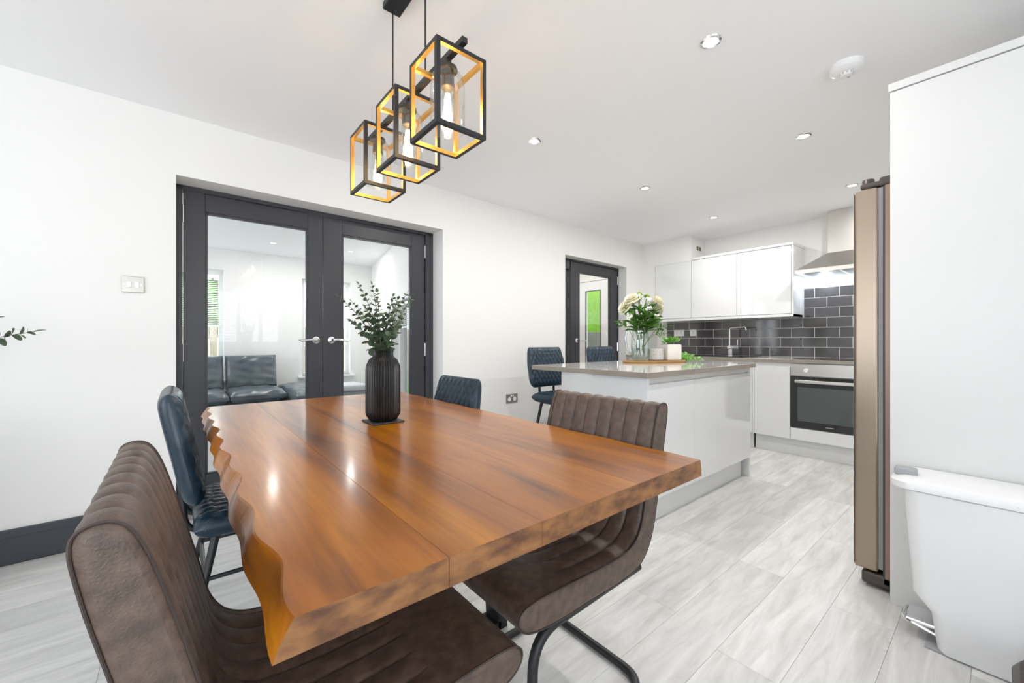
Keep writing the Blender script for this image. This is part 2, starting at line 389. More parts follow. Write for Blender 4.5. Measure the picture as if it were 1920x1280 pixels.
struct('trim_1', MB().bbox(-.66, .54, 7.08, 7.22, .49, .52, .004), MATTW); struct('trim_2', MB().bbox(1.46, 2.33, 7.06, 7.22, .49, .52, .004), MATTW)
blind('venetian_blind', Matrix.Translation((-.57, 7.17, 1.28)), 1.02, .78, 'white venetian blind half lowered in the living room window above the sofa')
blind('venetian_blind', Matrix.Translation((1.56, 7.17, 1.0)), .67, 1.05, 'white venetian blind in the narrow living room window behind the door stile')
blind('venetian_blind', Matrix.Translation((1.88, 3.38, 0)) @ Matrix.Rotation(ang, 4, 'Z') @ Matrix.Translation((.58, -.06, 1.25)), 1.44, .33, 'short mauve grey blind in the window right of the vase')
tag(part('picture_frame', MB().bbox(-.06, .06, -.012, .012, 0, .17, .003, M=Matrix.Translation((1.78, 7.13, .525)) @ Matrix.Rotation(-.2, 4, 'X')), BLACKM), 'small black picture frame on the living room window sill', 'frame')
def sofa():
    t = thing('sofa', 'slate blue leather corner sofa with a chaise, seen through the left glass door', 'sofa', (.35, 6.45, 0))
    part('base', MB().bbox(-1.15, .77, -.38, .48, .05, .30, .03), SOFA, t)
    part('chaise_base', MB().bbox(.77, 1.28, -.95, .48, .05, .28, .03), SOFA, t)
    def pad(w, d, h, sq, seed):
        rnd = random.Random(seed); N = 22; mb = MB(); vs = []
        for side in (1, -1):
            for i in range(N):
                for j in range(N):
                    a, b_ = i / (N - 1) * 2 - 1, j / (N - 1) * 2 - 1
                    e = ((1 - abs(a) ** 6) * (1 - abs(b_) ** 6)) ** .45
                    wr = .006 * math.sin(a * 9 + 3 * math.sin(b_ * 4 + seed)) * e + .005 * math.sin(b_ * 14 + a * 3) * e
                    vs.append((a * w / 2, b_ * d / 2, side * (h / 2 * (.25 + .75 * e) + (wr if side > 0 else 0))))
        fs = []
        for s in range(2):
            for i in range(N - 1):
                for j in range(N - 1):
                    q = s * N * N + i * N + j; fs.append((q, q + 1, q + N + 1, q + N))
        for i in range(N - 1):
            for (p, q) in ((i * N, (i + 1) * N), (i * N + N - 1, (i + 1) * N + N - 1), (i, i + 1), ((N - 1) * N + i, (N - 1) * N + i + 1)):
                fs.append((p, q, q + N * N, p + N * N))
        return mb.add(vs, fs, 0, True)
    for k, x in enumerate((-.81, -.18, .45)):
        part('seat_cushion', pad(.62, .80, .17, 1, k), SOFA, t, loc=(x, -.02, .37))
        part('back_cushion', pad(.61, .46, .17, 1, k + 5), SOFA, t, loc=(x, .36, .65), rot=(math.radians(78), 0, 0))
    part('chaise_cushion', pad(.50, 1.40, .17, 1, 9), SOFA, t, loc=(1.02, -.24, .38))
    for x in (-1.1, .70, 1.2): part('foot', MB().box(x - .03, x + .03, -.3, -.24, 0, .05), BLACKM, t)
sofa()
t = thing('ottoman', 'pale blue grey upholstered storage bench below the living room window', 'ottoman', (1.95, 6.2, 0))
part('body', MB().bbox(-.19, .19, -.26, .26, 0, .36, .02), mat('grey_fabric', (.30, .32, .34), .8, bump=.4, bscale=150), t)
part('lid', MB().bbox(-.20, .20, -.28, .28, .362, .45, .025), mat('pale_fabric', (.55, .57, .59), .8, bump=.4, bscale=150), t)
# garden behind the living room
struct('ground_outside', MB().box(-8, 14, 7.6, 16, -.2, -.1), GRASS)
struct('ground_side', MB().box(2.9, 9, 4.95, 7.6, -.2, -.1), PAVE)
def fence(label, x0, x1, M, m, w=.14, h=1.5):
    t = thing('garden_fence', label, 'fence'); t.matrix_local = M
    x = x0
    pmesh = MB().box(0, w - .012, 0, .02, 0, h).mesh('fence_board'); pmesh.materials.append(m)
    while x < x1:
        link('fence_board', pmesh, None, t, loc=(x, random.uniform(-.004, .004), 0)); x += w
    for z in (.25, h - .25): part('rail', MB().box(x0, x1, .02, .06, z, z + .08), m, t)
mb = MB(); rr = random.Random(5)
for c in range(40):
    cx, cy, cz, r0 = rr.uniform(-2.2, 1.2), rr.uniform(-.4, .4), rr.uniform(1.6, 3.6), rr.uniform(.25, .45)
    mb.lathe([(0, -r0), (r0 * .7, -r0 * .7), (r0, 0), (r0 * .7, r0 * .7), (0, r0)], 7, c=(cx, cy, cz))
t = thing('garden_tree', 'leafy green tree seen through the blind left of the sofa', 'tree', (0, 11.2, -.1))
part('crown', mb, mat('tree_leaf', (.08, .20, .04), .8, col2=(.16, .32, .07), nscale=12), t)
part('trunk', MB().tube([(-.4, 0, 0), (-.4, 0, 2)], .1, 8), mat('bark', (.12, .08, .05), .9), t)
fence('pale wooden garden fence beyond the living room window', -4, 5, Matrix.Translation((0, 10.2, -.1)), FENCEB)
fence('red stained garden fence seen right of the vase', -1.5, 2.3, Matrix.Translation((4.6, 7.0, -.1)) @ Matrix.Rotation(-math.pi / 2, 4, 'Z'), FENCER, h=1.25)
sl = MB(); sl.add([(0, -.25, 0), (.9, -.25, 0), (.9, -.25, .25), (.5, -.25, .35), (0, -.25, .62), (0, .25, 0), (.9, .25, 0), (.9, .25, .25), (.5, .25, .35), (0, .25, .62)],
  [(0, 1, 2, 3, 4), (9, 8, 7, 6, 5), (0, 5, 6, 1), (1, 6, 7, 2), (2, 7, 8, 3), (3, 8, 9, 4), (4, 9, 5, 0)])
tag(part('play_slide', sl, TURQ, loc=(3.05, 5.6, -.1), rot=(0, 0, .6)), 'turquoise plastic play slide outside the window right of the vase', 'slide')

# ------------------------------------------------------------------ hall beyond the single glazed door
struct('wall_hall_left', MB().box(2.75, 2.9, 3.42, 5.2, 0, H), WALL)
struct('wall_hall_back', MB().box(2.75, 5.4, 5.0, 5.15, 0, H), WALL)
he = MB(); wallcells(he, 3.5, 5.0, 0, .15, 0, H, [(3.86, 4.66, 0, 2.06)])
struct('wall_hall_end', he, WALL, M=Matrix.Translation((5.35, 0, 0)) @ Matrix.Rotation(R90, 4, 'Z'))
hd = tag(link('door_3', None), kind='structure')
mb = MB(); mb.bbox(5.20, 5.25, 3.87, 4.10, 0, 2.05, .003); mb.bbox(5.20, 5.25, 4.40, 4.65, 0, 2.05, .003); mb.box(5.2, 5.25, 4.10, 4.40, 1.90, 2.05); mb.box(5.2, 5.25, 4.10, 4.40, 0, .25)
part('door_leaf', mb, MATTW, hd); part('pane', MB().box(5.222, 5.228, 4.10, 4.40, .25, 1.90), GLASS, hd)
fm = MB(); fm.box(5.19, 5.21, 4.095, 4.105, .25, 1.90); fm.box(5.19, 5.21, 4.395, 4.405, .25, 1.90); fm.box(5.19, 5.21, 4.10, 4.40, 1.893, 1.905); part('glazing_bead', fm, BLACKM, hd)
tag(part('hedge', MB().bbox(7.0, 7.8, 3.2, 8.5, -.1, 3.2, .2, seg=3), HEDGE), 'bright lime green hedge outside the hall front door', 'hedge')
tag(part('garden_wall', MB().bbox(6.85, 6.95, 3.0, 8.6, -.1, 1.28, .01), PAVE), 'plain grey garden wall below the lime hedge outside the hall', 'wall')
struct('ground_front', MB().box(5.6, 9, 1, 9, -.2, -.1), PAVE)
struct('trim_3', MB().bbox(2.9, 5.35, 4.94, 5.0, 2.28, 2.40, .01), MATTW)
struct('trim_4', MB().bbox(5.27, 5.35, 3.42, 5.0, 2.30, 2.40, .01), MATTW)

# ------------------------------------------------------------------ ceiling fittings
def downlight(loc, label):
    t = thing('downlight', label, 'downlight', loc, group='recessed ceiling spotlights')
    part('bezel', MB().lathe([(.030, -.001), (.032, -.006), (.043, -.004), (.045, 0), (.030, 0)], 24), CHROME, t)
    part('lamp', MB().disc((0, 0, -.0015), .031, 20), emit('lamp_emit', (1, .97, .92), 14), t)
    l = bpy.data.lights.new('downlight_beam', 'AREA'); l.shape = 'DISK'; l.size = .06; l.energy = 6.8; l.color = (1, .97, .93)
    lo = bpy.data.objects.new('downlight_beam', l); COL.objects.link(lo); lo.location = (0, 0, -.012); lo.parent = t
for x, lbs in ((1.815, ('right of the pendant, above the table edge', 'right of the pendant, nearer the glazed door wall')), (3.112, ('near the smoke alarm above the fridge', 'above the middle of the island')), (4.41, ('directly above the fridge top in the photo', 'farthest, above the wall cupboards'))):
    for y, lb in zip((.825, 1.975), lbs):
        downlight((x, y, H - .0005), 'round recessed ceiling spotlight ' + lb)
downlight((4.5, 4.2, H - .0005), 'added round ceiling spotlight brightening the hall near its front door')  # lamp added to brighten the hall
downlight((3.4, 4.3, H - .0005), 'added round ceiling spotlight brightening the hall just inside the glazed door')  # second added lamp, lifts the grey hall walls
downlight((.98, 6.25, H - .0005), 'round ceiling spotlight seen through the left door glass')
downlight((1.95, 6.1, H - .0005), 'round ceiling spotlight seen through the right door glass')
t = thing('smoke_alarm', 'round white smoke alarm on the ceiling above the fridge', 'smoke alarm', (2.474, .483, H))
part('body', MB().lathe([(0, -.040), (.035, -.040), (.055, -.034), (.064, -.026), (.066, -.012), (.068, 0), (0, 0)], 36), PLASTW, t)
part('sensor', MB().lathe([(0, -.050), (.020, -.050), (.024, -.047), (.026, -.040), (0, -.040)], 24), PLASTW, t)
mb = MB()
for k in range(10):
    a = 2 * math.pi * k / 10; mb.box(-.002, .002, .025, .026, -.047, -.041, M=Matrix.Rotation(a, 4, 'Z'))
part('vent_slots', mb, GREYP, t); part('test_button', MB().lathe([(0, -.0425), (.006, -.0425), (.006, -.039)], 12, c=(.038, 0, 0)), GREYP, t)

# ------------------------------------------------------------------ pendant light
def pendant():
    t = thing('pendant_light', 'black and gold three cage pendant light with filament bulbs over the table', 'pendant light', (.651, 1.395, 0))
    part('ceiling_plate', MB().bbox(-.035, .035, -.15, .15, H - .026, H, .002), BLACKM, t)
    for y in (-.137, .135):
        part('cord', MB().tube([(0, y, 1.965), (0, y, H - .026)], .0028, 8), BLACKM, t)
    part('bar', MB().box(-.009, .009, -.385, .385, 1.955, 1.972), BLACKM, t)
    w, hh, b = .0865, .2475, .0065; z0 = 1.70
    for y in (-.285, 0, .29):
        cg = MB()
        # bar sections: black outside, gold on the faces looking into the cage
        def rod(x0, x1, y0, y1, a, c): # box with inner faces gold
            vs = [(x, yy, zz) for zz in (a, c) for yy in (y0, y1) for x in (x0, x1)]
            fs = [((0, 2, 3, 1), (0, 0, -1)), ((4, 5, 7, 6), (0, 0, 1)), ((0, 1, 5, 4), (0, -1, 0)), ((2, 6, 7, 3), (0, 1, 0)), ((0, 4, 6, 2), (-1, 0, 0)), ((1, 3, 7, 5), (1, 0, 0))]
            cx, cy, cz = (x0 + x1) / 2, (y0 + y1) / 2, (a + c) / 2
            for f, nn in fs:
                inward = nn[0] * -cx + nn[1] * -(cy) + nn[2] * (z0 + hh / 2 - cz)
                ax = max(abs(nn[0] * cx), abs(nn[1] * cy), abs(nn[2] * (cz - z0 - hh / 2)))
                cg.add(vs, [f], 1 if inward > .02 else 0)
        for sx in (-1, 1):
            for sy in (-1, 1):
                rod(min(sx * w, sx * (w - 2 * b)), max(sx * w, sx * (w - 2 * b)), min(sy * w, sy * (w - 2 * b)), max(sy * w, sy * (w - 2 * b)), z0, z0 + hh)
        for z in (z0, z0 + hh - 2 * b):
            for s in (-1, 1):
                a, c = sorted((s * w, s * (w - 2 * b)))
                rod(-w + 2 * b, w - 2 * b, a, c, z, z + 2 * b); rod(a, c, -w + 2 * b, w - 2 * b, z, z + 2 * b)
        cage = link('cage', cg.mesh('cage'), [BLACKM, GOLD], t, loc=(0, y, 0))
        part('socket', MB().lathe([(0, 1.958), (.012, 1.958), (.012, 1.935), (.030, 1.932), (.032, 1.922), (.020, 1.918), (.0215, 1.87), (.019, 1.868), (0, 1.868)], 20), DARKFR, cage)
        part('glass_shade', MB().lathe([(.012, 1.925), (.03, 1.922), (.050, 1.90), (.054, 1.87), (.054, 1.735)], 32), JUG, cage)
        part('bulb', MB().lathe([(.012, 1.868), (.014, 1.855), (.022, 1.835), (.030, 1.805), (.031, 1.785), (.026, 1.762), (.014, 1.748), (0, 1.744)], 20), JUG, cage)
        fb = MB()
        for k in range(6):
            a = 2 * math.pi * k / 6; fb.tube([(.006 * math.cos(a), .006 * math.sin(a), 1.85), (.012 * math.cos(a), .012 * math.sin(a), 1.80), (.008 * math.cos(a + .4), .008 * math.sin(a + .4), 1.768)], .0016, 6)
        part('filament', fb, emit('filament_emit', (1, .62, .24), 60), cage)
        l = bpy.data.lights.new('bulb_glow', 'POINT'); l.energy = 1.0; l.color = (1, .68, .34); l.shadow_soft_size = .02
        lo = bpy.data.objects.new('bulb_glow', l); COL.objects.link(lo); lo.location = (0, y, 1.80); lo.parent = t
pendant()

# ------------------------------------------------------------------ dining table
def table():
    t = thing('dining_table', 'live edge acacia dining table with thick plank top on black steel legs', 'table', (0, 0, 0))
    zt, th = .76, .044
    y0, y1 = .515, 2.44
    rnd = random.Random(3)
    def wave(y, ph): return .0075 * math.sin(y * 29 + ph + .8 * math.sin(y * 3.1)) + .003 * math.sin(y * 11 + 2 * ph)
    seams = [None, .305, .493, .79, None]
    NY = 90
    for k in range(4):
        mb = MB(); vs = []; 
        for i in range(NY + 1):
            y = y0 + (y1 - y0) * i / NY
            if k == 0: l_t = .102 + wave(y, .4); l_b = .102 - .020 + .45 * wave(y + .02, .4)
            else: l_t = l_b = seams[k] + .0004
            if k == 3: r_t = 1.078 + .5 * wave(y, 2.2); r_b = r_t + .004 + .006 * math.sin(y * 13)
            else: r_t = r_b = seams[k + 1] - .0004
            c = .003
            vs += [(l_t + (c if k == 0 else 0), y, zt), (r_t - (c if k == 3 else 0), y, zt), (r_t, y, zt - c), (r_b + (r_t - r_b) * .4 , y, zt - th * .55), (r_b, y, zt - th), (l_b, y, zt - th), (l_b + (l_t - l_b) * .35, y, zt - th * .6), (l_t, y, zt - c)]
        m = 8; fs = []
        for i in range(NY):
            for j in range(m): fs.append((i * m + j, i * m + (j + 1) % m, (i + 1) * m + (j + 1) % m, (i + 1) * m + j))
        fs += [tuple(range(m))[::-1], tuple(NY * m + j for j in range(m))]
        mb.add(vs, fs); me = mb.mesh('board'); me.materials.append(WOOD); me.materials.append(WOODE)
        for p in me.polygons: p.material_index = 1 if abs(p.normal.y) > .8 else 0
        link('board', me, None, t)
    for y in (1.235, 1.66):
        lg = MB()
        lg.box(.25, .95, y - .04, y + .04, .706, .716)
        for sgn in (-1, 1):
            lg.add([], [])
            pts = [(.60 + sgn * .30, y, .706), (.60 + sgn * .34, y, .0)]
            a, b_ = Vector(pts[0]), Vector(pts[1])
            vs = []
            for p in (a, b_):
                for dx, dy in ((-.02, -.04), (.02, -.04), (.02, .04), (-.02, .04)): vs.append((p.x + dx, p.y + dy, p.z))
            lg.add(vs, [(0, 1, 5, 4), (1, 2, 6, 5), (2, 3, 7, 6), (3, 0, 4, 7), (3, 2, 1, 0), (4, 5, 6, 7)])
        lg.box(.27, .93, y - .04, y + .04, 0, .03)
        part('leg_frame', lg, BLACKM, t)
    return t
table()
# mat + vase + eucalyptus sprigs
VX, VY = .622, 1.555
tag(part('table_mat', MB().bbox(-.062, .062, -.062, .062, 0, .006, .0015, seg=1), SLATE, loc=(VX, VY, .7602)), 'small square black slate mat under the table vase', 'mat')
def ribbed_vase(name, label, loc, k=1.0):
    t = thing(name, label, 'vase', loc)
    part('body', MB().lathe([(.0, 0), (.046, 0), (.052, .004), (.064, .022), (.066, .035), (.066, .195), (.064, .215), (.054, .238), (.040, .250), (.038, .262), (.040, .274), (.036, .275), (.034, .26), (.034, .2), (0, .19)], 360, rib=40, ribd=.005), VASEM, t, scale=(k, k, k))
    return t
ribbed_vase('vase', 'matt black ribbed bottle vase standing on the dining table', (VX, VY, .7664))
leafm = None
def leaf_mesh(w=.5, tip=1.0, curl=.12):
    vs = [(0, 0, 0)]; prof = [(.12, .22), (.3, .42), (.55, .5), (.78, .40), (.93, .2)]
    L = []; Rr = []
    mb = MB(); pts = []
    for x, y in prof: pts.append((x, y * w, curl * math.sin(x * 3)))
    vs = [(0, 0, 0)] + pts + [(tip, 0, 0)] + [(x, -y, z) for x, y, z in reversed(pts)] + [(x, 0, z * .4 - .03) for x, y, z in pts]
    n = len(pts); fs = []
    mid = list(range(2 * n + 2, 3 * n + 2)); lft = list(range(1, n + 1)); tipi = n + 1; rgt = list(range(2 * n + 1, n + 1, -1))
    fs.append((0, mid[0], lft[0])); fs.append((0, rgt[0], mid[0]))
    for i in range(n - 1):
        fs.append((lft[i], mid[i], mid[i + 1], lft[i + 1])); fs.append((mid[i], rgt[i], rgt[i + 1], mid[i + 1]))
    fs.append((lft[-1], mid[-1], tipi)); fs.append((mid[-1], rgt[-1], tipi))
    return mb.add(vs, fs, 0, True).mesh('leaf')
ROUND = leaf_mesh(.85, 1.0, .10); ROUND.materials.append(LEAF)
LONG = leaf_mesh(.42, 1.15, .12); LONG.materials.append(LEAFB)
HERB = leaf_mesh(.8, 1.1, .2); HERB.materials.append(mat('herb_leaf', (.16, .40, .06), .5, col2=(.24, .50, .10), nscale=25, vary=.3))
def orient(d, up=Vector((0, 0, 1)), roll=0.0):
    x = d.normalized(); y = up.cross(x)
    if y.length < 1e-4: y = Vector((0, 1, 0))
    y.normalize(); z = x.cross(y)
    m = Matrix((x, y, z)).transposed().to_4x4()
    return m @ Matrix.Rotation(roll, 4, 'X')
def bez(a, b, c, t): return a * (1 - t) ** 2 + b * 2 * t * (1 - t) + c * t * t
def sprig(base, tip, bend, label, group, nleaf=9, size=.026, start=.25, name='eucalyptus_sprig', lm=None, sm=None, r=.0022):
    base = Vector(base); tip = Vector(tip)
    mid = (base + tip) / 2 + Vector(bend)
    pts = [bez(base, mid, tip, k / 12) for k in range(13)]
    mb = MB().tube([p - base for p in pts], [r * (1 - .7 * k / 12) for k in range(13)], 6)
    o = part(name, mb, sm or STEMM, loc=base); tag(o, label, 'foliage', group)
    for k in range(nleaf):
        t = start + (1 - start) * (k + .3) / nleaf
        p = bez(base, mid, tip, t) - base; d = (bez(base, mid, tip, min(1, t + .02)) - bez(base, mid, tip, t - .02)).normalized()
        side = d.orthogonal().normalized(); side = Matrix.Rotation(k * 1.57 + random.uniform(-.4, .4), 3, d) @ side
        for s in (1, -1):
            dd = (side * s + d * random.uniform(.25, .7)).normalized()
            sz = size * (1.25 - .9 * t) * random.uniform(.85, 1.15)
            link('leaf', lm or ROUND, None, o, M=Matrix.Translation(p) @ orient(dd, d, random.uniform(-.5, .5)) @ Matrix.Scale(sz, 4))
    dd = (pts[-1] - pts[-2]).normalized()
    link('leaf', lm or ROUND, None, o, M=Matrix.Translation(pts[-1] - base) @ orient(dd) @ Matrix.Scale(size * .5, 4))
    return o
vb = Vector((VX, VY, 1.03)); vdep = 1.596
def tipat(u, v, dd=0.0):
    t = vdep + dd
    return Vector((0, 0, CAM_H)) + (FW + RT * ((u - 960) / FPX) + Vector((0, 0, (640 - v) / FPX))) * t
TIPS = [(634, 556, .0), (660, 566, -.06), (672, 533, .05), (697, 534, .0), (707, 548, -.05), (684, 575, .1), (737, 556, .06), (746, 562, -.04), (763, 549, .03), (773, 556, -.03), (722, 590, .08), (655, 600, .08), (752, 600, -.08)]
ORD = ['leftmost', 'second', 'third', 'fourth', 'fifth', 'sixth', 'seventh', 'eighth', 'ninth', 'tenth', 'eleventh', 'twelfth', 'rightmost']
for i, (u, v, dd) in enumerate(sorted(TIPS)):
    tp = tipat(u, v, dd)
    sprig(vb + Vector((random.uniform(-.015, .015), random.uniform(-.015, .015), -.05)), tp, Vector((0, 0, .05)) + (tp - vb) * Vector((-.12, -.12, .0)), ORD[i] + ' eucalyptus sprig, counted by tip from the left, in the black table vase', 'eucalyptus sprigs in the table vase', nleaf=12, size=.034, start=.14)

# ------------------------------------------------------------------ brown cantilever chairs
def catmull(P, n, closed=True):
    out = []; N = len(P)
    for i in range(N):
        p0, p1, p2, p3 = [Vector(P[(i + k) % N]) for k in (-1, 0, 1, 2)]
        for k in range(n):
            t = k / n; out.append(.5 * ((2 * p1) + (-p0 + p2) * t + (2 * p0 - 5 * p1 + 4 * p2 - p3) * t * t + (-p0 + 3 * p1 - 3 * p2 + p3) * t ** 3))
    return out
CP = [(.285, .400), (.322, .425), (.318, .456), (.27, .470), (.12, .466), (-.03, .463), (-.115, .477), (-.160, .525), (-.185, .62), (-.215, .74), (-.246, .845), (-.272, .878), (-.305, .866), (-.298, .80), (-.270, .68), (-.245, .57), (-.215, .475), (-.165, .415), (-.08, .392), (.08, .390), (.2, .390)]
def brown_chair(label, loc, rz):
    t = thing('dining_chair', label, 'chair', loc, rz, 'brown leather cantilever dining chairs')
    loop = catmull([(x, 0, z) for x, z in CP], 6); N = len(loop)
    nrm = []
    for i in range(N):
        d = loop[(i + 1) % N] - loop[i - 1]; nrm.append(Vector((d.z, 0, -d.x)).normalized())
    cen = Vector((0, 0, .5))
    # make normals point outwards (loop goes front, over seat, up the back: outward is up/forward on that side)
    area2 = sum(loop[i].x * loop[(i + 1) % N].z - loop[(i + 1) % N].x * loop[i].z for i in range(N))
    if area2 > 0: nrm = nrm
    else: nrm = [-q for q in nrm]
    W = .235; NCH = 8; per = 10
    st = [(-W, .012), (-W + .002, .005), (-W + .007, .001)]
    M_ = NCH * per
    st += [(-W + .012 + (2 * W - .024) * k / M_, 0) for k in range(M_ + 1)]
    st += [(W - .007, .001), (W - .002, .005), (W, .012)]
    def mask(p, i):
        if i / 6 >= 17 or i / 6 < 3.2: return 0
        x = p.x
        if i / 6 < 8 and x > .135: return 0
        if i / 6 < 8 and x > .115: return (.135 - x) / .02
        if i / 6 > 15: return max(0, (17 - i / 6) / 2)
        return 1
    vs = []; S = len(st)
    for j, (y, ins) in enumerate(st):
        w = (y + W - .012) / (2 * W - .024)
        for i, p in enumerate(loop):
            d = 0
            if 0 <= w <= 1:
                d = -.0095 * (1 - abs(math.sin(math.pi * NCH * w)) ** .4) * mask(p, i)
                if abs(p.x - .135) < .012 and 2 < i / 6 < 8: d -= .005 * (1 - abs(p.x - .135) / .012)
            q = p + nrm[i] * (d - ins) if True else p
            vs.append((q.x, y, q.z))
    fs = [(j * N + i, j * N + (i + 1) % N, (j + 1) * N + (i + 1) % N, (j + 1) * N + i) for j in range(S - 1) for i in range(N)]
    mb = MB().add(vs, fs, 0, True)
    mb.add(vs[:N], [tuple(range(N))], 0, False); mb.add(vs[-N:], [tuple(range(N))[::-1]], 0, False)
    part('upholstery', mb, LEATHER, t)
    for s in (-1, 1):
        part('piping', MB().tube([(p.x - q.x * .001, s * (W - .004), p.z - q.z * .001) for p, q in zip(loop, nrm)], .0021, 6, closed=True), LEATHER_D, t)
    s = .212; z = .377; zf = .0135
    path = [(-.17, s, z + .012), (.262, s, z - .004), (.275, s, zf), (-.21, s, zf), (-.21, -s, zf), (.275, -s, zf), (.262, -s, z - .004), (-.17, -s, z + .012)]
    part('frame', MB().tube(fillet(path, .085, 8), .0130, 12), BLACKM, t)
    br = MB(); br.tube([(-.10, -s, z + .008), (-.10, s, z + .008)], .010, 8); br.tube([(.17, -s, z), (.17, s, z)], .010, 8); part('seat_rail', br, BLACKM, t)
    return t
brown_chair('brown ribbed leather cantilever chair nearest the camera, left of the table', (.216, .855, 0), 0)
brown_chair('brown ribbed leather cantilever chair right of the table by the island', (.915, .925, 0), math.pi)

# ------------------------------------------------------------------ blue quilted chairs and stools
def quilt(u, v, pw=.046, ph=.082):
    a = u / pw + v / ph; b_ = u / pw - v / ph
    fa = abs(math.sin(math.pi * a / 1)); fb = abs(math.sin(math.pi * b_ / 1))
    return min(fa, fb) ** .38
def pillow(wfun, hgt, th, N=56, K=52, qd=.011, both=False):
    vs = []
    for side in (1, -1):
        for j in range(K + 1):
            v = j / K
            for i in range(N + 1):
                a = i / N * 2 - 1; w = wfun(v)
                # rounded border parameters
                bx = math.sin(a * math.pi / 2); 
                bz = v * 2 - 1; bz = math.sin(bz * math.pi / 2)
                x = bx * w / 2; z = (bz + 1) / 2 * hgt
                e = ((1 - abs(bx) ** 10) * (1 - abs(bz) ** 10)) ** .5
                off = th / 2 * e
                if side > 0 or both: off += qd * (quilt(x, z) - 1) * min(1, e * 1.2)
                vs.append((x, side * -off, z))
    n1 = (N + 1) * (K + 1); fs = []
    for s in range(2):
        for j in range(K):
            for i in range(N):
                q = s * n1 + j * (N + 1) + i; fs.append((q, q + 1, q + N + 2, q + N + 1))
    return MB().add(vs, fs, 0, True)     # front faces -y
def blue_chair(name, label, loc, rz, seat_z=.47, back_h=.40, cat='chair', group=None, foot=False):
    # local: sitter faces -y
    t = thing(name, label, cat, loc, rz, group)
    def wb(v): 
        w = .375 + .075 * min(1, (1 - v) / .45) if v > .3 else .45 - .10 * ((.3 - v) / .3) ** 1.6
        return w
    b0 = seat_z + .035
    Mb = Matrix.Translation((0, .205, b0)) @ Matrix.Rotation(-.20, 4, 'X')
    part('backrest', pillow(wb, back_h, .075), BLUE, t, M=Mb)
    part('backrest_seam', MB().tube([Mb @ Vector((math.copysign(1, c) * wb(v) / 2 * .985 * min(1, abs(c)), 0, v * back_h)) for c, v in
         [(-1, .06), (-1, .2), (-1, .4), (-1, .6), (-1, .8), (-1, .94), (-.85, .99), (.85, .99), (1, .94), (1, .8), (1, .6), (1, .4), (1, .2), (1, .06)]], .003, 6), BLUE, t)
    def wsx(v): return .46 - .03 * v
    part('seat', pillow(wsx, .45, .095), BLUE, t, M=Matrix.Translation((0, -.235, seat_z - .045)) @ Matrix.Rotation(-R90, 4, 'X') @ Matrix.Scale(1, 4))
    for sx in (-.09, .09):
        part('back_post', MB().tube(fillet([(sx, .08, seat_z - .09), (sx, .235, seat_z - .08), (sx, .262, seat_z + .25)], .05, 6), .011, 10), BLACKM, t)
    zt = seat_z - .088
    part('seat_frame', MB().tube(fillet([(-.15, -.13, zt), (.15, -.13, zt), (.15, .15, zt), (-.15, .15, zt), (-.15, -.13, zt)], .03, 4), .011, 8), BLACKM, t)
    feet = [(-.225, -.225), (.225, -.225), (.225, .235), (-.225, .235)]; tops = [(-.15, -.13), (.15, -.13), (.15, .15), (-.15, .15)]
    for (fx, fy), (tx, ty) in zip(feet, tops):
        part('leg', MB().tube([(tx, ty, zt), (fx, fy, 0)], [.014, .010], 10), BLACKM, t)
    k = .38 if not foot else .62
    pp = [Vector((tx, ty, zt)).lerp(Vector((fx, fy, 0)), k) for (fx, fy), (tx, ty) in zip(feet, tops)]
    for a, b_ in ((0, 1), (1, 2), (2, 3), (3, 0)):
        part('stretcher', MB().tube([pp[a], pp[b_]], .008, 8), BLACKM, t)
    return t
G1 = 'blue quilted dining chairs'
blue_chair('quilted_chair', 'dark blue quilted leather chair on the left side of the table', (.255, 1.965, 0), R90, group=G1)
blue_chair('quilted_chair', 'dark blue quilted leather chair at the far right of the table', (.965, 1.99, 0), -R90, .445, group=G1)
G2 = 'blue quilted bar stools'
blue_chair('bar_stool', 'dark blue quilted bar stool at the left end of the island', (2.60, 2.42, 0), 0, .635, .36, 'stool', G2, True)
blue_chair('bar_stool', 'dark blue quilted bar stool in front of the glazed hall door', (3.41, 2.42, 0), 0, .635, .36, 'stool', G2, True)

# ------------------------------------------------------------------ island
IX0, IX1, IY0, IY1 = 2.03, 3.585, 1.272, 2.235
t = thing('island_worktop', 'pale quartz island worktop with taupe edge', 'worktop', (0, 0, 0))
mb = MB(); mb.bbox(IX0, IX1, IY0, IY1, .868, .90, .002, seg=1)
me = mb.mesh('top'); me.materials.append(QUARTZ); me.materials.append(QEDGE)
for p in me.polygons: p.material_index = 0 if p.normal.z > .8 else 1
link('slab', me, None, t)
t = thing('kitchen_island', 'gloss white handleless kitchen island unit under the quartz top', 'island', (0, 0, 0))
bx0, bx1, by0, by1 = 2.062, 3.535, 1.312, 1.965
part('end_panel', MB().bbox(bx0 - .0, bx0 + .02, by0 - .018, by1, 0, .867, .001, seg=1), GLOSSW, t)
part('end_panel', MB().bbox(bx1 - .02, bx1, by0 - .018, by1, 0, .867, .001, seg=1), GLOSSW, t)
part('carcass', MB().box(bx0 + .02, bx1 - .02, by0 + .002, by1, .15, .866), MATTW, t)
part('plinth', MB().box(bx0 + .02, bx1 - .06, by0 + .03, by0 + .045, 0, .15), mat('plinth_white', (.72, .73, .73), .2), t)
part('grip_rail', MB().box(bx0 + .02, bx1 - .02, by0 - .006, by0 + .002, .832, .866), mat('rail_white', (.70, .69, .66), .3), t)
for a, b_ in ((bx0 + .021, 2.614), (2.617, 2.923), (2.926, bx1 - .021)):
    part('cabinet_door', MB().bbox(a, b_, by0 - .018, by0, .152, .826, .0015, seg=1), GLOSSW, t)
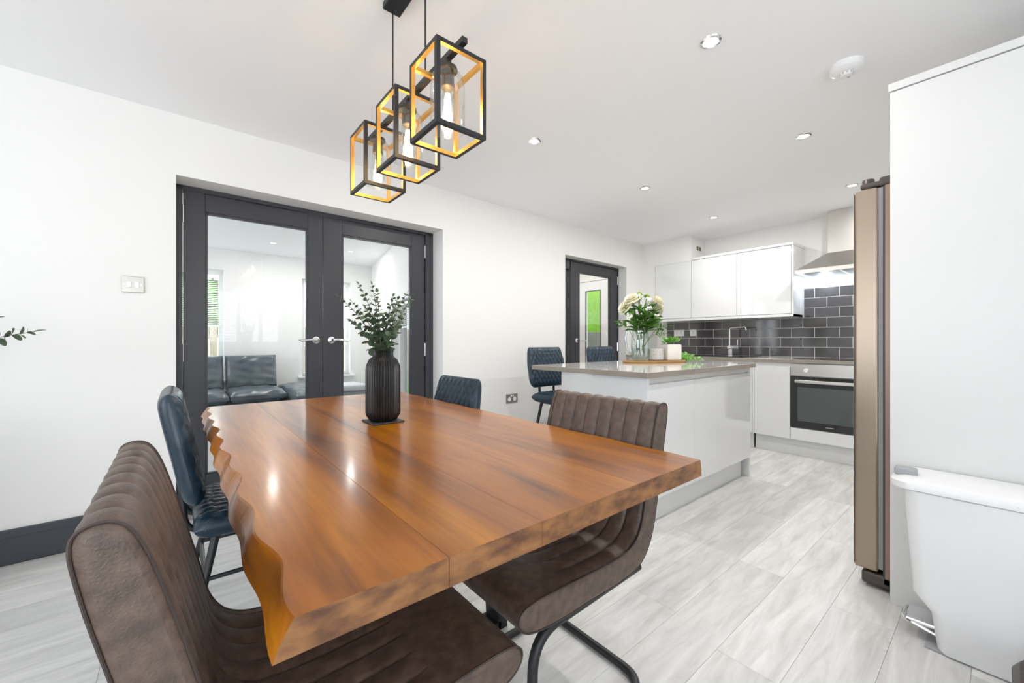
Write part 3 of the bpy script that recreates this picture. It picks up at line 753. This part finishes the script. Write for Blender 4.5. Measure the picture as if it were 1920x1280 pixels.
# things on the island
bd = thing('serving_board', 'oval wooden serving board on the island holding the flower jug', 'board', (3.05, 1.85, .9002), -.52)
mb = MB(); vs = []; nn = 40
for z, s in ((0, .97), (.004, 1), (.016, 1), (.02, .97)):
    for k in range(nn):
        a = 2 * math.pi * k / nn; ca, sa = math.cos(a), math.sin(a)
        vs.append((.27 * s * math.copysign(abs(ca) ** .55, ca), .10 * s * math.copysign(abs(sa) ** .75, sa), z))
mb.add(vs, [(i * nn + k, i * nn + (k + 1) % nn, (i + 1) * nn + (k + 1) % nn, (i + 1) * nn + k) for i in range(3) for k in range(nn)] + [tuple(range(nn))[::-1], tuple(3 * nn + k for k in range(nn))])
part('plank', mb, OAK, bd)
JX, JY, JZ = 2.945, 1.915, .921
jg = thing('glass_jug', 'clear glass jug with handle holding the cream flowers on the island', 'jug', (JX, JY, JZ), 0)
part('body', MB().lathe([(0, 0), (.062, 0), (.066, .006), (.07, .05), (.074, .12), (.070, .19), (.062, .235), (.066, .27), (.076, .285), (.073, .285), (.063, .268), (.058, .235), (.066, .19), (.070, .12), (.066, .05), (.06, .012), (0, .012)], 40), JUG, jg)
hd_ = -RT
part('handle', MB().tube(fillet([hd_ * .062 + Vector((0, 0, .25)), hd_ * .105 + Vector((0, 0, .26)), hd_ * .125 + Vector((0, 0, .17)), hd_ * .10 + Vector((0, 0, .07)), hd_ * .066 + Vector((0, 0, .05))], .05, 6), .0085, 10), thin_glass('jug_handle_glass', (.80, .85, .88), .25), jg)
part('water', MB().lathe([(0, .013), (.058, .013), (.063, .05), (.067, .10), (0, .10)], 32), thin_glass('water', (.93, .96, .94), .03), jg)
fc = Vector((JX, JY, 0))
def flower(k, lat, z, dep, kind, label):
    tip = fc + RT * lat + FW * dep + Vector((0, 0, z)); base = fc + Vector((random.uniform(-.03, .03), random.uniform(-.03, .03), JZ + .03))
    mid = fc + Vector((0, 0, 1.2)) + (tip - fc) * Vector((.25, .25, 0))
    pts = [bez(base, mid, tip, q / 10) - base for q in range(11)]
    o = part('cut_flower', MB().tube(pts, .0035, 6), mat('green_stem', (.10, .22, .04), .5), loc=base); tag(o, label, 'flower', 'cut flowers in the glass jug')
    hp = tip - base; out = (tip - fc - Vector((0, 0, 1.25))).normalized()
    mb = MB()
    if kind == 'mum':
        for ring in range(6):
            npet = 8 + ring * 4
            for q in range(npet):
                a = 2 * math.pi * (q + .5 * (ring % 2)) / npet; el = 1.35 - ring * .33
                d = Vector((math.cos(a) * math.cos(el), math.sin(a) * math.cos(el), math.sin(el)))
                M_ = orient(d, Vector((0, 0, 1))) @ Matrix.Scale(.034 + .0075 * ring, 4)
                mb.add([M_ @ Vector(p) for p in ((0, .0, 0), (.5, .16, .05), (1, .07, .12), (1, -.07, .12), (.5, -.16, .05))], [(0, 1, 2, 3, 4)])
        m = PETAL
    elif kind == 'lime':
        for q in range(60):
            d = Vector((random.gauss(0, 1), random.gauss(0, 1), abs(random.gauss(0, 1)))).normalized()
            M_ = orient(d) @ Matrix.Scale(.032, 4)
            mb.add([M_ @ Vector(p) for p in ((0, 0, 0), (.6, .22, 0), (1, 0, .1), (.6, -.22, 0))], [(0, 1, 2, 3)])
        m = LIME
    else:
        for q in range(5):
            c = Vector((random.uniform(-.02, .02), random.uniform(-.02, .02), random.uniform(-.01, .015)))
            mb.lathe([(0, -.010), (.010, -.006), (.012, .002), (.007, .010), (0, .012)], 8, c=c)
        m = mat('white_bud', (.86, .87, .78), .6)
    part('flower_head', mb, m, o, M=Matrix.Translation(hp) @ orient(out, RT).to_3x3().to_4x4() @ Matrix.Rotation(R90, 4, 'Y'))
    for q in range(9):
        tt = .44 + .40 * q / 9; p = bez(base, mid, tip, tt) - base
        a = random.uniform(0, 6.28); d = Vector((math.cos(a), math.sin(a), random.uniform(-.1, .7)))
        link('leaf', LONG, None, o, M=Matrix.Translation(p) @ orient(d, Vector((0, 0, 1)), random.uniform(-.6, .6)) @ Matrix.Scale(random.uniform(.075, .125), 4))
FL = 'cut_flower'
for k, (lat, z, dep, kind) in enumerate([(-.135, 1.355, -.03, 'mum'), (-.085, 1.42, -.05, 'mum'), (.125, 1.40, -.05, 'mum'), (.155, 1.36, .05, 'mum'), (-.01, 1.455, -.02, 'lime'), (.06, 1.44, .02, 'lime'), (-.03, 1.43, .09, 'mum'), (-.04, 1.44, -.08, 'bud'), (.03, 1.33, -.13, 'bud'), (.045, 1.42, -.09, 'bud'), (-.11, 1.28, -.10, 'bud'), (.10, 1.27, -.10, 'bud')]):
    place = ['far left', 'upper left', 'upper right', 'far right', 'top centre', 'top right', 'back centre', 'top left of centre', 'front centre', 'upper front', 'lower left', 'lower right'][k]
    nm = {'mum': 'cream chrysanthemum', 'lime': 'lime green filler flower', 'bud': 'white bud spray'}[kind]
    flower(k, lat, z, dep, kind, nm + ' at the ' + place + ' of the bouquet in the glass jug')
for k, (lat, z, dep) in enumerate([(-.19, 1.23, -.05), (.20, 1.20, -.05), (.17, 1.14, -.08), (-.10, 1.30, -.12), (.09, 1.26, -.14), (.0, 1.34, -.12)]):
    tip = fc + RT * lat + FW * dep + Vector((0, 0, z))
    sprig(fc + Vector((0, 0, JZ + .05)), tip, Vector((0, 0, .12)), 'long green leaf stem at the ' + ['left edge', 'right edge', 'lower right', 'left front', 'right front', 'top front'][k] + ' of the glass jug bouquet', 'leaf stems in the glass jug', nleaf=4, size=.095, start=.62, name='leaf_stem', lm=LONG, sm=MATS['green_stem'], r=.003)
t = thing('stone_candle', 'pale grey speckled stone candle pot beside the glass jug', 'candle', (3.045, 1.832, .9203))
part('pot', MB().lathe([(0, 0), (.052, 0), (.060, .006), (.062, .05), (.060, .094), (.055, .098), (.052, .09), (0, .085)], 32), mat('speckled_stone', (.62, .60, .57), .7, col2=(.42, .41, .40), nscale=90), t)
t = thing('herb_planter', 'square white planter of small green herbs on the serving board', 'planter', (3.175, 1.775, .9203), -.5)
mb = MB(); mb.bbox(-.062, .062, -.062, .062, 0, .13, .006); part('pot', mb, mat('white_stone', (.80, .77, .72), .6, noise=.12, nscale=9), t)
part('soil', MB().box(-.054, .054, -.054, .054, .128, .133), mat('soil', (.04, .03, .02), .9), t)
for k in range(46):
    a = random.uniform(0, 6.28); r = random.uniform(0, .055); el = random.uniform(.1, 1.2)
    d = Vector((math.cos(a) * math.cos(el), math.sin(a) * math.cos(el), math.sin(el)))
    link('leaf', HERB, None, t, M=Matrix.Translation((r * math.cos(a), r * math.sin(a), .135 + random.uniform(0, .035))) @ orient(d, Vector((0, 0, 1)), random.uniform(-1, 1)) @ Matrix.Scale(random.uniform(.028, .045), 4))
for k, (dx, dy) in enumerate(((.15, -.03), (.20, -.10), (.27, -.13), (.12, -.08))):
    b0 = Vector((3.20, 1.76, .955)); sprig(b0, (3.20 + dx, 1.76 + dy, .915), (0, 0, .03), ['long', 'longer', 'longest', 'short'][k] + ' trailing green herb stem hanging off the serving board', 'trailing herb stems', nleaf=5, size=.045, start=.3, name='trailing_herb', lm=HERB, sm=MATS['green_stem'])

# ------------------------------------------------------------------ kitchen run along the back wall
KX = 4.50
t = thing('kitchen_worktop', 'quartz kitchen worktop with taupe edge along the back wall', 'worktop')
me = MB().bbox(KX - .03, 5.318, .60, 3.12, .873, .905, .002, seg=1).mesh('top'); me.materials.append(QUARTZ); me.materials.append(QEDGE)
for p in me.polygons: p.material_index = 0 if p.normal.z > .8 else 1
link('slab', me, None, t)
PLW = MATS['plinth_white']
def base_unit(label, y0, y1):
    t = thing('base_cabinet', label, 'cabinet')
    part('carcass', MB().box(KX + .004, 5.30, y0, y1, .15, .872), MATTW, t)
    part('cabinet_door', MB().bbox(KX - .016, KX + .003, y0 + .002, y1 - .002, .152, .835, .0015, seg=1), GLOSSW, t)
    part('plinth', MB().box(KX + .03, KX + .045, y0, y1, 0, .15), PLW, t)
base_unit('white gloss base cabinet left of the oven', 1.297, 1.608)
base_unit('white gloss sink base cabinet hidden partly by the island', 1.625, 2.30)
base_unit('white gloss base cabinet in the corner behind the island', 2.302, 3.09)
struct('trim_5', MB().box(KX - .014, KX + .02, 1.609, 1.624, .15, .872), GLOSSW)
t = thing('oven', 'built in steel oven with black glass door below the hob', 'oven')
part('housing', MB().box(KX + .004, 5.28, .695, 1.296, .15, .872), MATTW, t)
part('control_panel', MB().bbox(KX - .016, KX + .004, .700, 1.293, .752, .866, .002, seg=1), STEEL, t)
od = part('oven_door', MB().bbox(KX - .018, KX + .004, .700, 1.293, .268, .746, .003, seg=1), BLACKG, t)
part('window', MB().box(KX - .0195, KX - .018, .78, 1.235, .335, .65), mat('oven_window', (.07, .085, .085), .04, coat=.5), od)
part('door_handle', MB().bbox(KX - .055, KX - .040, .725, 1.25, .690, .718, .004).box(KX - .042, KX - .016, 1.225, 1.24, .696, .712).box(KX - .042, KX - .016, .735, .75, .696, .712), STEEL, od)
part('badge', MB().box(KX - .0190, KX - .018, .96, 1.02, .298, .304), STEEL, od)
for y in (1.165, .80): part('knob', MB().lathe([(0, .026), (.016, .026), (.019, .022), (.020, 0), (0, 0)], 24), MATS['chrome'] if False else PLASTW, t, M=Matrix.Translation((KX - .016, y, .806)) @ Matrix.Rotation(-R90, 4, 'Y'))
part('lower_panel', MB().bbox(KX - .016, KX + .004, .700, 1.293, .153, .262, .0015, seg=1), GLOSSW, t)
part('plinth', MB().box(KX + .03, KX + .045, .66, 1.297, 0, .15), PLW, t)
t = thing('hob', 'black glass induction hob set in the back worktop', 'hob')
part('glass', MB().bbox(4.56, 5.08, .70, 1.29, .9055, .911, .002, seg=1), BLACKG, t)
t = thing('sink', 'black inset sink and drainer in the back worktop', 'sink')
part('rim', MB().bbox(4.62, 5.10, 1.75, 2.55, .9055, .912, .003, seg=1), BLACKG, t)
part('bowl', MB().box(4.68, 5.02, 2.10, 2.48, .9125, .9135), BLACKM, t)
t = thing('kitchen_tap', 'chrome square kitchen tap with lever by the charcoal tiles', 'tap', (5.16, 2.105, .912))
part('base', MB().bbox(-.022, .022, -.022, .022, 0, .075, .003).bbox(-.022, .022, -.085, .035, .075, .115, .004), CHROME, t)
part('spout', MB().tube(fillet([(0, .015, .11), (0, .015, .325), (0, -.165, .335), (0, -.172, .295)], .03, 6), .0095, 12), CHROME, t)
part('lever', MB().bbox(-.012, .012, -.085, -.075, .115, .19, .003), CHROME, t)
# tiles: parts of the back wall
TH_, TL_ = .1072, .2150
for r in range(7):
    z = .907 + r * TH_
    lim = 3.02
    y = .55 - (TL_ / 2 if r % 2 else 0) + .115
    while y < lim:
        y2 = min(y + TL_ - .006, lim)
        zt = z + TH_ - .006
        if y2 - y > .03:
            link('tile', MB().bbox(-.0085, -.004, 0, y2 - y, 0, zt - z, .001, seg=1).mesh('tile'), TILE, kw, loc=(5.32, y, z))
        y += TL_
part('tile_grout', MB().box(5.3135, 5.3195, .5, 3.03, .905, 1.655), GROUT, kw)
def plate(name, label, cat, M, w, h, m=PLASTW, kind='socket'):
    t = thing(name, label, cat); t.matrix_local = M         # local: faces -y, x along wall
    part('plate', MB().bbox(-w / 2, w / 2, -.008, 0, -h / 2, h / 2, .002), m, t)
    if kind == 'switch':
        for x in (-.016, .016): part('rocker', MB().bbox(x - .010, x + .010, -.013, -.007, -.017, .017, .002, M=Matrix.Rotation(.06, 4, 'X')), PLASTW, t)
        for x in (-.034, .034): part('screw', MB().lathe([(0, .0095), (.003, .0095), (.0035, .008)], 10), CHROME, t, M=Matrix.Translation((x, 0, 0)) @ Matrix.Rotation(R90, 4, 'X'))
    elif kind == 'double':
        for x in (-.034, .034):
            part('socket_face', MB().disc((x, -.0085, -.006), .021, 24, M=Matrix.Rotation(R90, 4, 'X')), PLASTW, t)
            part('rocker', MB().bbox(x * .35 - .007, x * .35 + .007, -.011, -.007, .018, .034, .001), PLASTW, t)
    elif kind == 'small':
        for x in ((-.034, .034) if w > .1 else (0,)):
            mb = MB(); mb.box(x - .003, x + .003, -.009, -.0078, .008, .02); mb.box(x - .012, x - .005, -.009, -.0078, -.012, -.007); mb.box(x + .005, x + .012, -.009, -.0078, -.012, -.007)
            part('pin_slots', mb, BLACKM, t)
            part('rocker', MB().bbox(x + .016, x + .026, -.011, -.007, .012, .028, .001), PLASTW, t)
    elif kind == 'vent':
        for x in (-.032, .032): part('insert', MB().box(x - .025, x + .025, -.009, -.0078, -.026, .026), mat('insert_brown', (.14, .11, .06), .5), t)
plate('light_switch', 'brushed metal double light switch left of the glass double doors', 'switch', LWM @ Matrix.Translation((-.195, 0, 1.390)), .092, .088, mat('satin_nickel', (.42, .40, .37), .32, .9), 'switch')
plate('wall_socket', 'brushed steel double socket low on the wall by the table', 'socket', LWM @ Matrix.Translation((2.562, 0, .51)), .147, .088, MATS['satin_nickel'], 'double')
plate('wall_socket', 'brushed steel socket behind the flower jug', 'socket', LWM @ Matrix.Translation((4.78, 0, .98)), .088, .088, MATS['satin_nickel'], 'small')
MK = Matrix.Rotation(-R90, 4, 'Z')
plate('wall_socket', 'white double socket on the charcoal tiles left of the tap', 'socket', Matrix.Translation((5.311, 2.84, 1.19)) @ MK, .147, .086, PLASTW, 'small')
plate('wall_socket', 'white single socket on the charcoal tiles nearest the tap', 'socket', Matrix.Translation((5.311, 2.645, 1.19)) @ MK, .088, .086, PLASTW, 'small')
# wall cupboards
UX = 4.96; UB, UT = 1.338, 2.118
def wall_unit(label, y0, y1, end=False):
    t = thing('wall_cupboard', label, 'cupboard')
    part('carcass', MB().box(UX + .02, 5.318, y0, y1, UB + .03, UT - .03), MATTW, t)
    part('cupboard_door', MB().bbox(UX, UX + .018, y0 + .0015, y1 - .0015, UB + .034, UT - .032, .0015, seg=1), GLOSSW, t)
    return t
wall_unit('white gloss wall cupboard in the corner behind the flowers', 2.497, 2.995)
wall_unit('white gloss wall cupboard in the middle above the tap', 1.962, 2.495)
e = wall_unit('white gloss wall cupboard next to the cooker hood', 1.424, 1.960)
part('side_panel', MB().bbox(UX - .002, 5.318, 1.402, 1.422, UB, UT - .03, .001, seg=1), GLOSSW, e)
struct('trim_6', MB().bbox(UX - .006, 5.318, 1.400, 2.496, UT - .028, UT, .0015, seg=1), GLOSSW)
struct('trim_7', MB().bbox(UX - .004, UX + .30, 1.402, 2.996, UB, UB + .028, .0015, seg=1), GLOSSW)
struct('trim_8', MB().box(UX + .004, 5.318, 2.497, 3.18, UT - .03, H), WALL)
struct('trim_9', MB().box(UX + .002, 5.318, 2.997, 3.2, UB, UT), WALL)
plate('wall_socket', 'small plate with two brown inserts on the boxing above the cupboards', 'socket', Matrix.Translation((5.14, 2.4965, 2.26)), .13, .085, WALL, 'vent')
# cooker hood
t = thing('cooker_hood', 'stainless steel chimney cooker hood above the hob', 'cooker hood')
hy0, hy1, hx0 = .645, 1.345, 4.80; cz0 = 1.755
part('lip', MB().box(hx0, 5.318, hy0, hy1, cz0, cz0 + .035), STEEL, t)
cy0, cy1, cxf = .845, 1.145, 5.10
vs = [(hx0, hy0, cz0 + .035), (hx0, hy1, cz0 + .035), (5.318, hy1, cz0 + .035), (5.318, hy0, cz0 + .035), (cxf, cy0, cz0 + .22), (cxf, cy1, cz0 + .22), (5.318, cy1, cz0 + .22), (5.318, cy0, cz0 + .22)]
part('canopy', MB().add(vs, [(0, 1, 5, 4), (1, 2, 6, 5), (2, 3, 7, 6), (3, 0, 4, 7), (4, 5, 6, 7), (3, 2, 1, 0)]), STEEL, t)
part('chimney', MB().box(cxf, 5.318, cy0, cy1, cz0 + .22, H - .001), STEEL, t)
for y in (.70, 1.0): part('filter', MB().box(hx0 + .06, 5.20, y, y + .28, cz0 - .003, cz0), mat('filter_grey', (.42, .44, .46), .45, .8, bump=.5, bscale=300), t)
for y in (.80, 1.19):
    part('hood_lamp', MB().disc((5.24, y, cz0 - .002), .03, 16), emit('hood_emit', (.85, .93, 1), 30), t)
    l = bpy.data.lights.new('hood_beam', 'POINT'); l.energy = 2.2; l.color = (.82, .91, 1); l.shadow_soft_size = .03
    lo = bpy.data.objects.new('hood_beam', l); COL.objects.link(lo); lo.location = (5.20, y, cz0 - .04); lo.parent = t

# ------------------------------------------------------------------ fridge, tall housing, bin
FX = 2.335
t = thing('fridge_freezer', 'tall bronze steel fridge freezer beside the white tall panel', 'fridge')
part('body', MB().bbox(FX, FX + .91, -.36, .333, .03, 1.745, .004, seg=1), FRIDGE_D, t)
part('side_skin', MB().box(FX - .002, FX, -.34, .325, .06, 1.745), mat('fridge_rose', (.30, .215, .17), .38, .6), t)
for a, b_ in ((FX, FX + .453), (FX + .457, FX + .91)):
    part('door', MB().bbox(a, b_, .348, .428, .075, 1.745, .008), FRIDGE, t)
part('door_seal', MB().box(FX + .006, FX + .90, .333, .348, .09, 1.74), mat('seal_grey', (.30, .30, .31), .6), t)
part('foot_grille', MB().bbox(FX + .0, FX + .91, .30, .405, .012, .068, .012), FRIDGE_D, t)
part('top_hinge', MB().bbox(FX + .0, FX + .16, .30, .345, 1.745, 1.785, .008).bbox(FX + .005, FX + .09, .335, .41, 1.748, 1.772, .008).lathe([(0, 1.79), (.02, 1.79), (.022, 1.786), (.022, 1.745)], 20, c=(FX + .03, .385, 0)), FRIDGE_D, t)
part('front_edge', MB().bbox(FX + .004, FX + .906, .4285, .431, .085, 1.735, .001, seg=1), STEEL, t)
for x in (FX + .05, FX + .86): part('foot', MB().lathe([(0, 0), (.02, 0), (.02, .03), (0, .03)], 12, c=(x, .28, 0)), BLACKM, t)
t = thing('tall_housing', 'tall white panel housing standing in front of the fridge', 'cabinet')
part('side_panel', MB().bbox(2.262, 2.284, -.44, .300, 0, 2.098, .001, seg=1), mat('panel_white', (.70, .70, .70), .3), t)
part('top_panel', MB().bbox(2.256, 3.32, -.44, .305, 2.101, 2.132, .001, seg=1), MATS['panel_white'], t)
part('far_panel', MB().bbox(3.29, 3.31, -.44, .300, 0, 2.098, .001, seg=1), MATS['panel_white'], t)
part('bridge_panel', MB().box(2.285, 3.289, -.44, .22, 1.83, 2.098), MATS['panel_white'], t)
t = thing('pedal_bin', 'slim white plastic pedal bin in front of the white tall panel', 'bin', (2.125, -.02, 0), 0)
def ringm(y0, y1, w, z, r=.05, n=6):
    out = []
    for cx, cy, a0 in ((w - r, y1 - r, 0), (-w + r, y1 - r, R90), (-w + r, y0 + r, math.pi), (w - r, y0 + r, 1.5 * math.pi)):
        for k in range(n + 1): a = a0 + R90 * k / n; out.append((cx + r * math.cos(a), cy + r * math.sin(a), z))
    return out
def loft(rings):
    n = len(rings[0]); mb = MB(); vs = [p for r in rings for p in r]
    fs = [(i * n + k, i * n + (k + 1) % n, (i + 1) * n + (k + 1) % n, (i + 1) * n + k) for i in range(len(rings) - 1) for k in range(n)]
    return mb.add(vs, fs + [tuple(range(n))[::-1], tuple((len(rings) - 1) * n + k for k in range(n))], 0, True)
part('body', loft([ringm(-.285, .165, .105, .004, .03), ringm(-.285, .170, .110, .012, .03), ringm(-.295, .185, .112, .13, .035), ringm(-.30, .232, .114, .185, .04), ringm(-.305, .255, .118, .535, .045), ringm(-.305, .256, .118, .545, .045)]), PLASTW, t)
part('lid', loft([ringm(-.31, .262, .122, .547, .05), ringm(-.315, .288, .127, .551, .055), ringm(-.315, .290, .128, .574, .055), ringm(-.312, .272, .125, .580, .053), ringm(-.29, .25, .10, .585, .04)]), PLASTW, t)
part('lid_catch', MB().bbox(-.05, -.005, .225, .285, .578, .606, .006), GREYP, t)
part('pedal', MB().bbox(-.055, .055, .16, .255, .052, .064, .004).tube(fillet([(-.055, .15, .03), (-.055, .262, .058), (.055, .262, .058), (.055, .15, .03)], .03, 5), .006, 8), CHROME, t)
part('base_plate', MB().bbox(-.10, .10, -.28, .20, 0, .006, .001, seg=1), GREYP, t)
t = thing('footstool', 'dark brown leather footstool edge at the bottom right corner of the photo', 'footstool', (1.70, -.186, 0), 0)
part('cushion', loft([ringm(-.2, .16, .17, .06, .05), ringm(-.205, .172, .182, .08, .06), ringm(-.205, .174, .184, .15, .06), ringm(-.19, .16, .17, .178, .06), ringm(-.1, .08, .1, .186, .05)]), mat('dark_brown', (.03, .014, .010), .35, bump=.3, bscale=120), t)
for sx in (-.13, .13):
    for sy in (-.15, .11): part('leg', MB().tube([(sx, sy, 0), (sx, sy, .065)], .014, 10), OAK, t)
# ------------------------------------------------------------------ plant whose tips reach in from the left edge
ribbed_vase('floor_vase', 'tall black ribbed floor vase outside the left edge of the photo', (-1.02, 2.72, 0), 2.9)
for lb, (x, y, z) in (('lower', (-.475, 2.60, 1.115)), ('upper', (-.60, 2.66, 1.165))):
    sprig((-1.02, 2.72, .74), (x, y, z), (-.08, 0, .12), lb + ' green eucalyptus sprig reaching in at the left edge of the photo', 'eucalyptus sprigs in the floor vase', nleaf=22, size=.085, start=.3, r=.004)
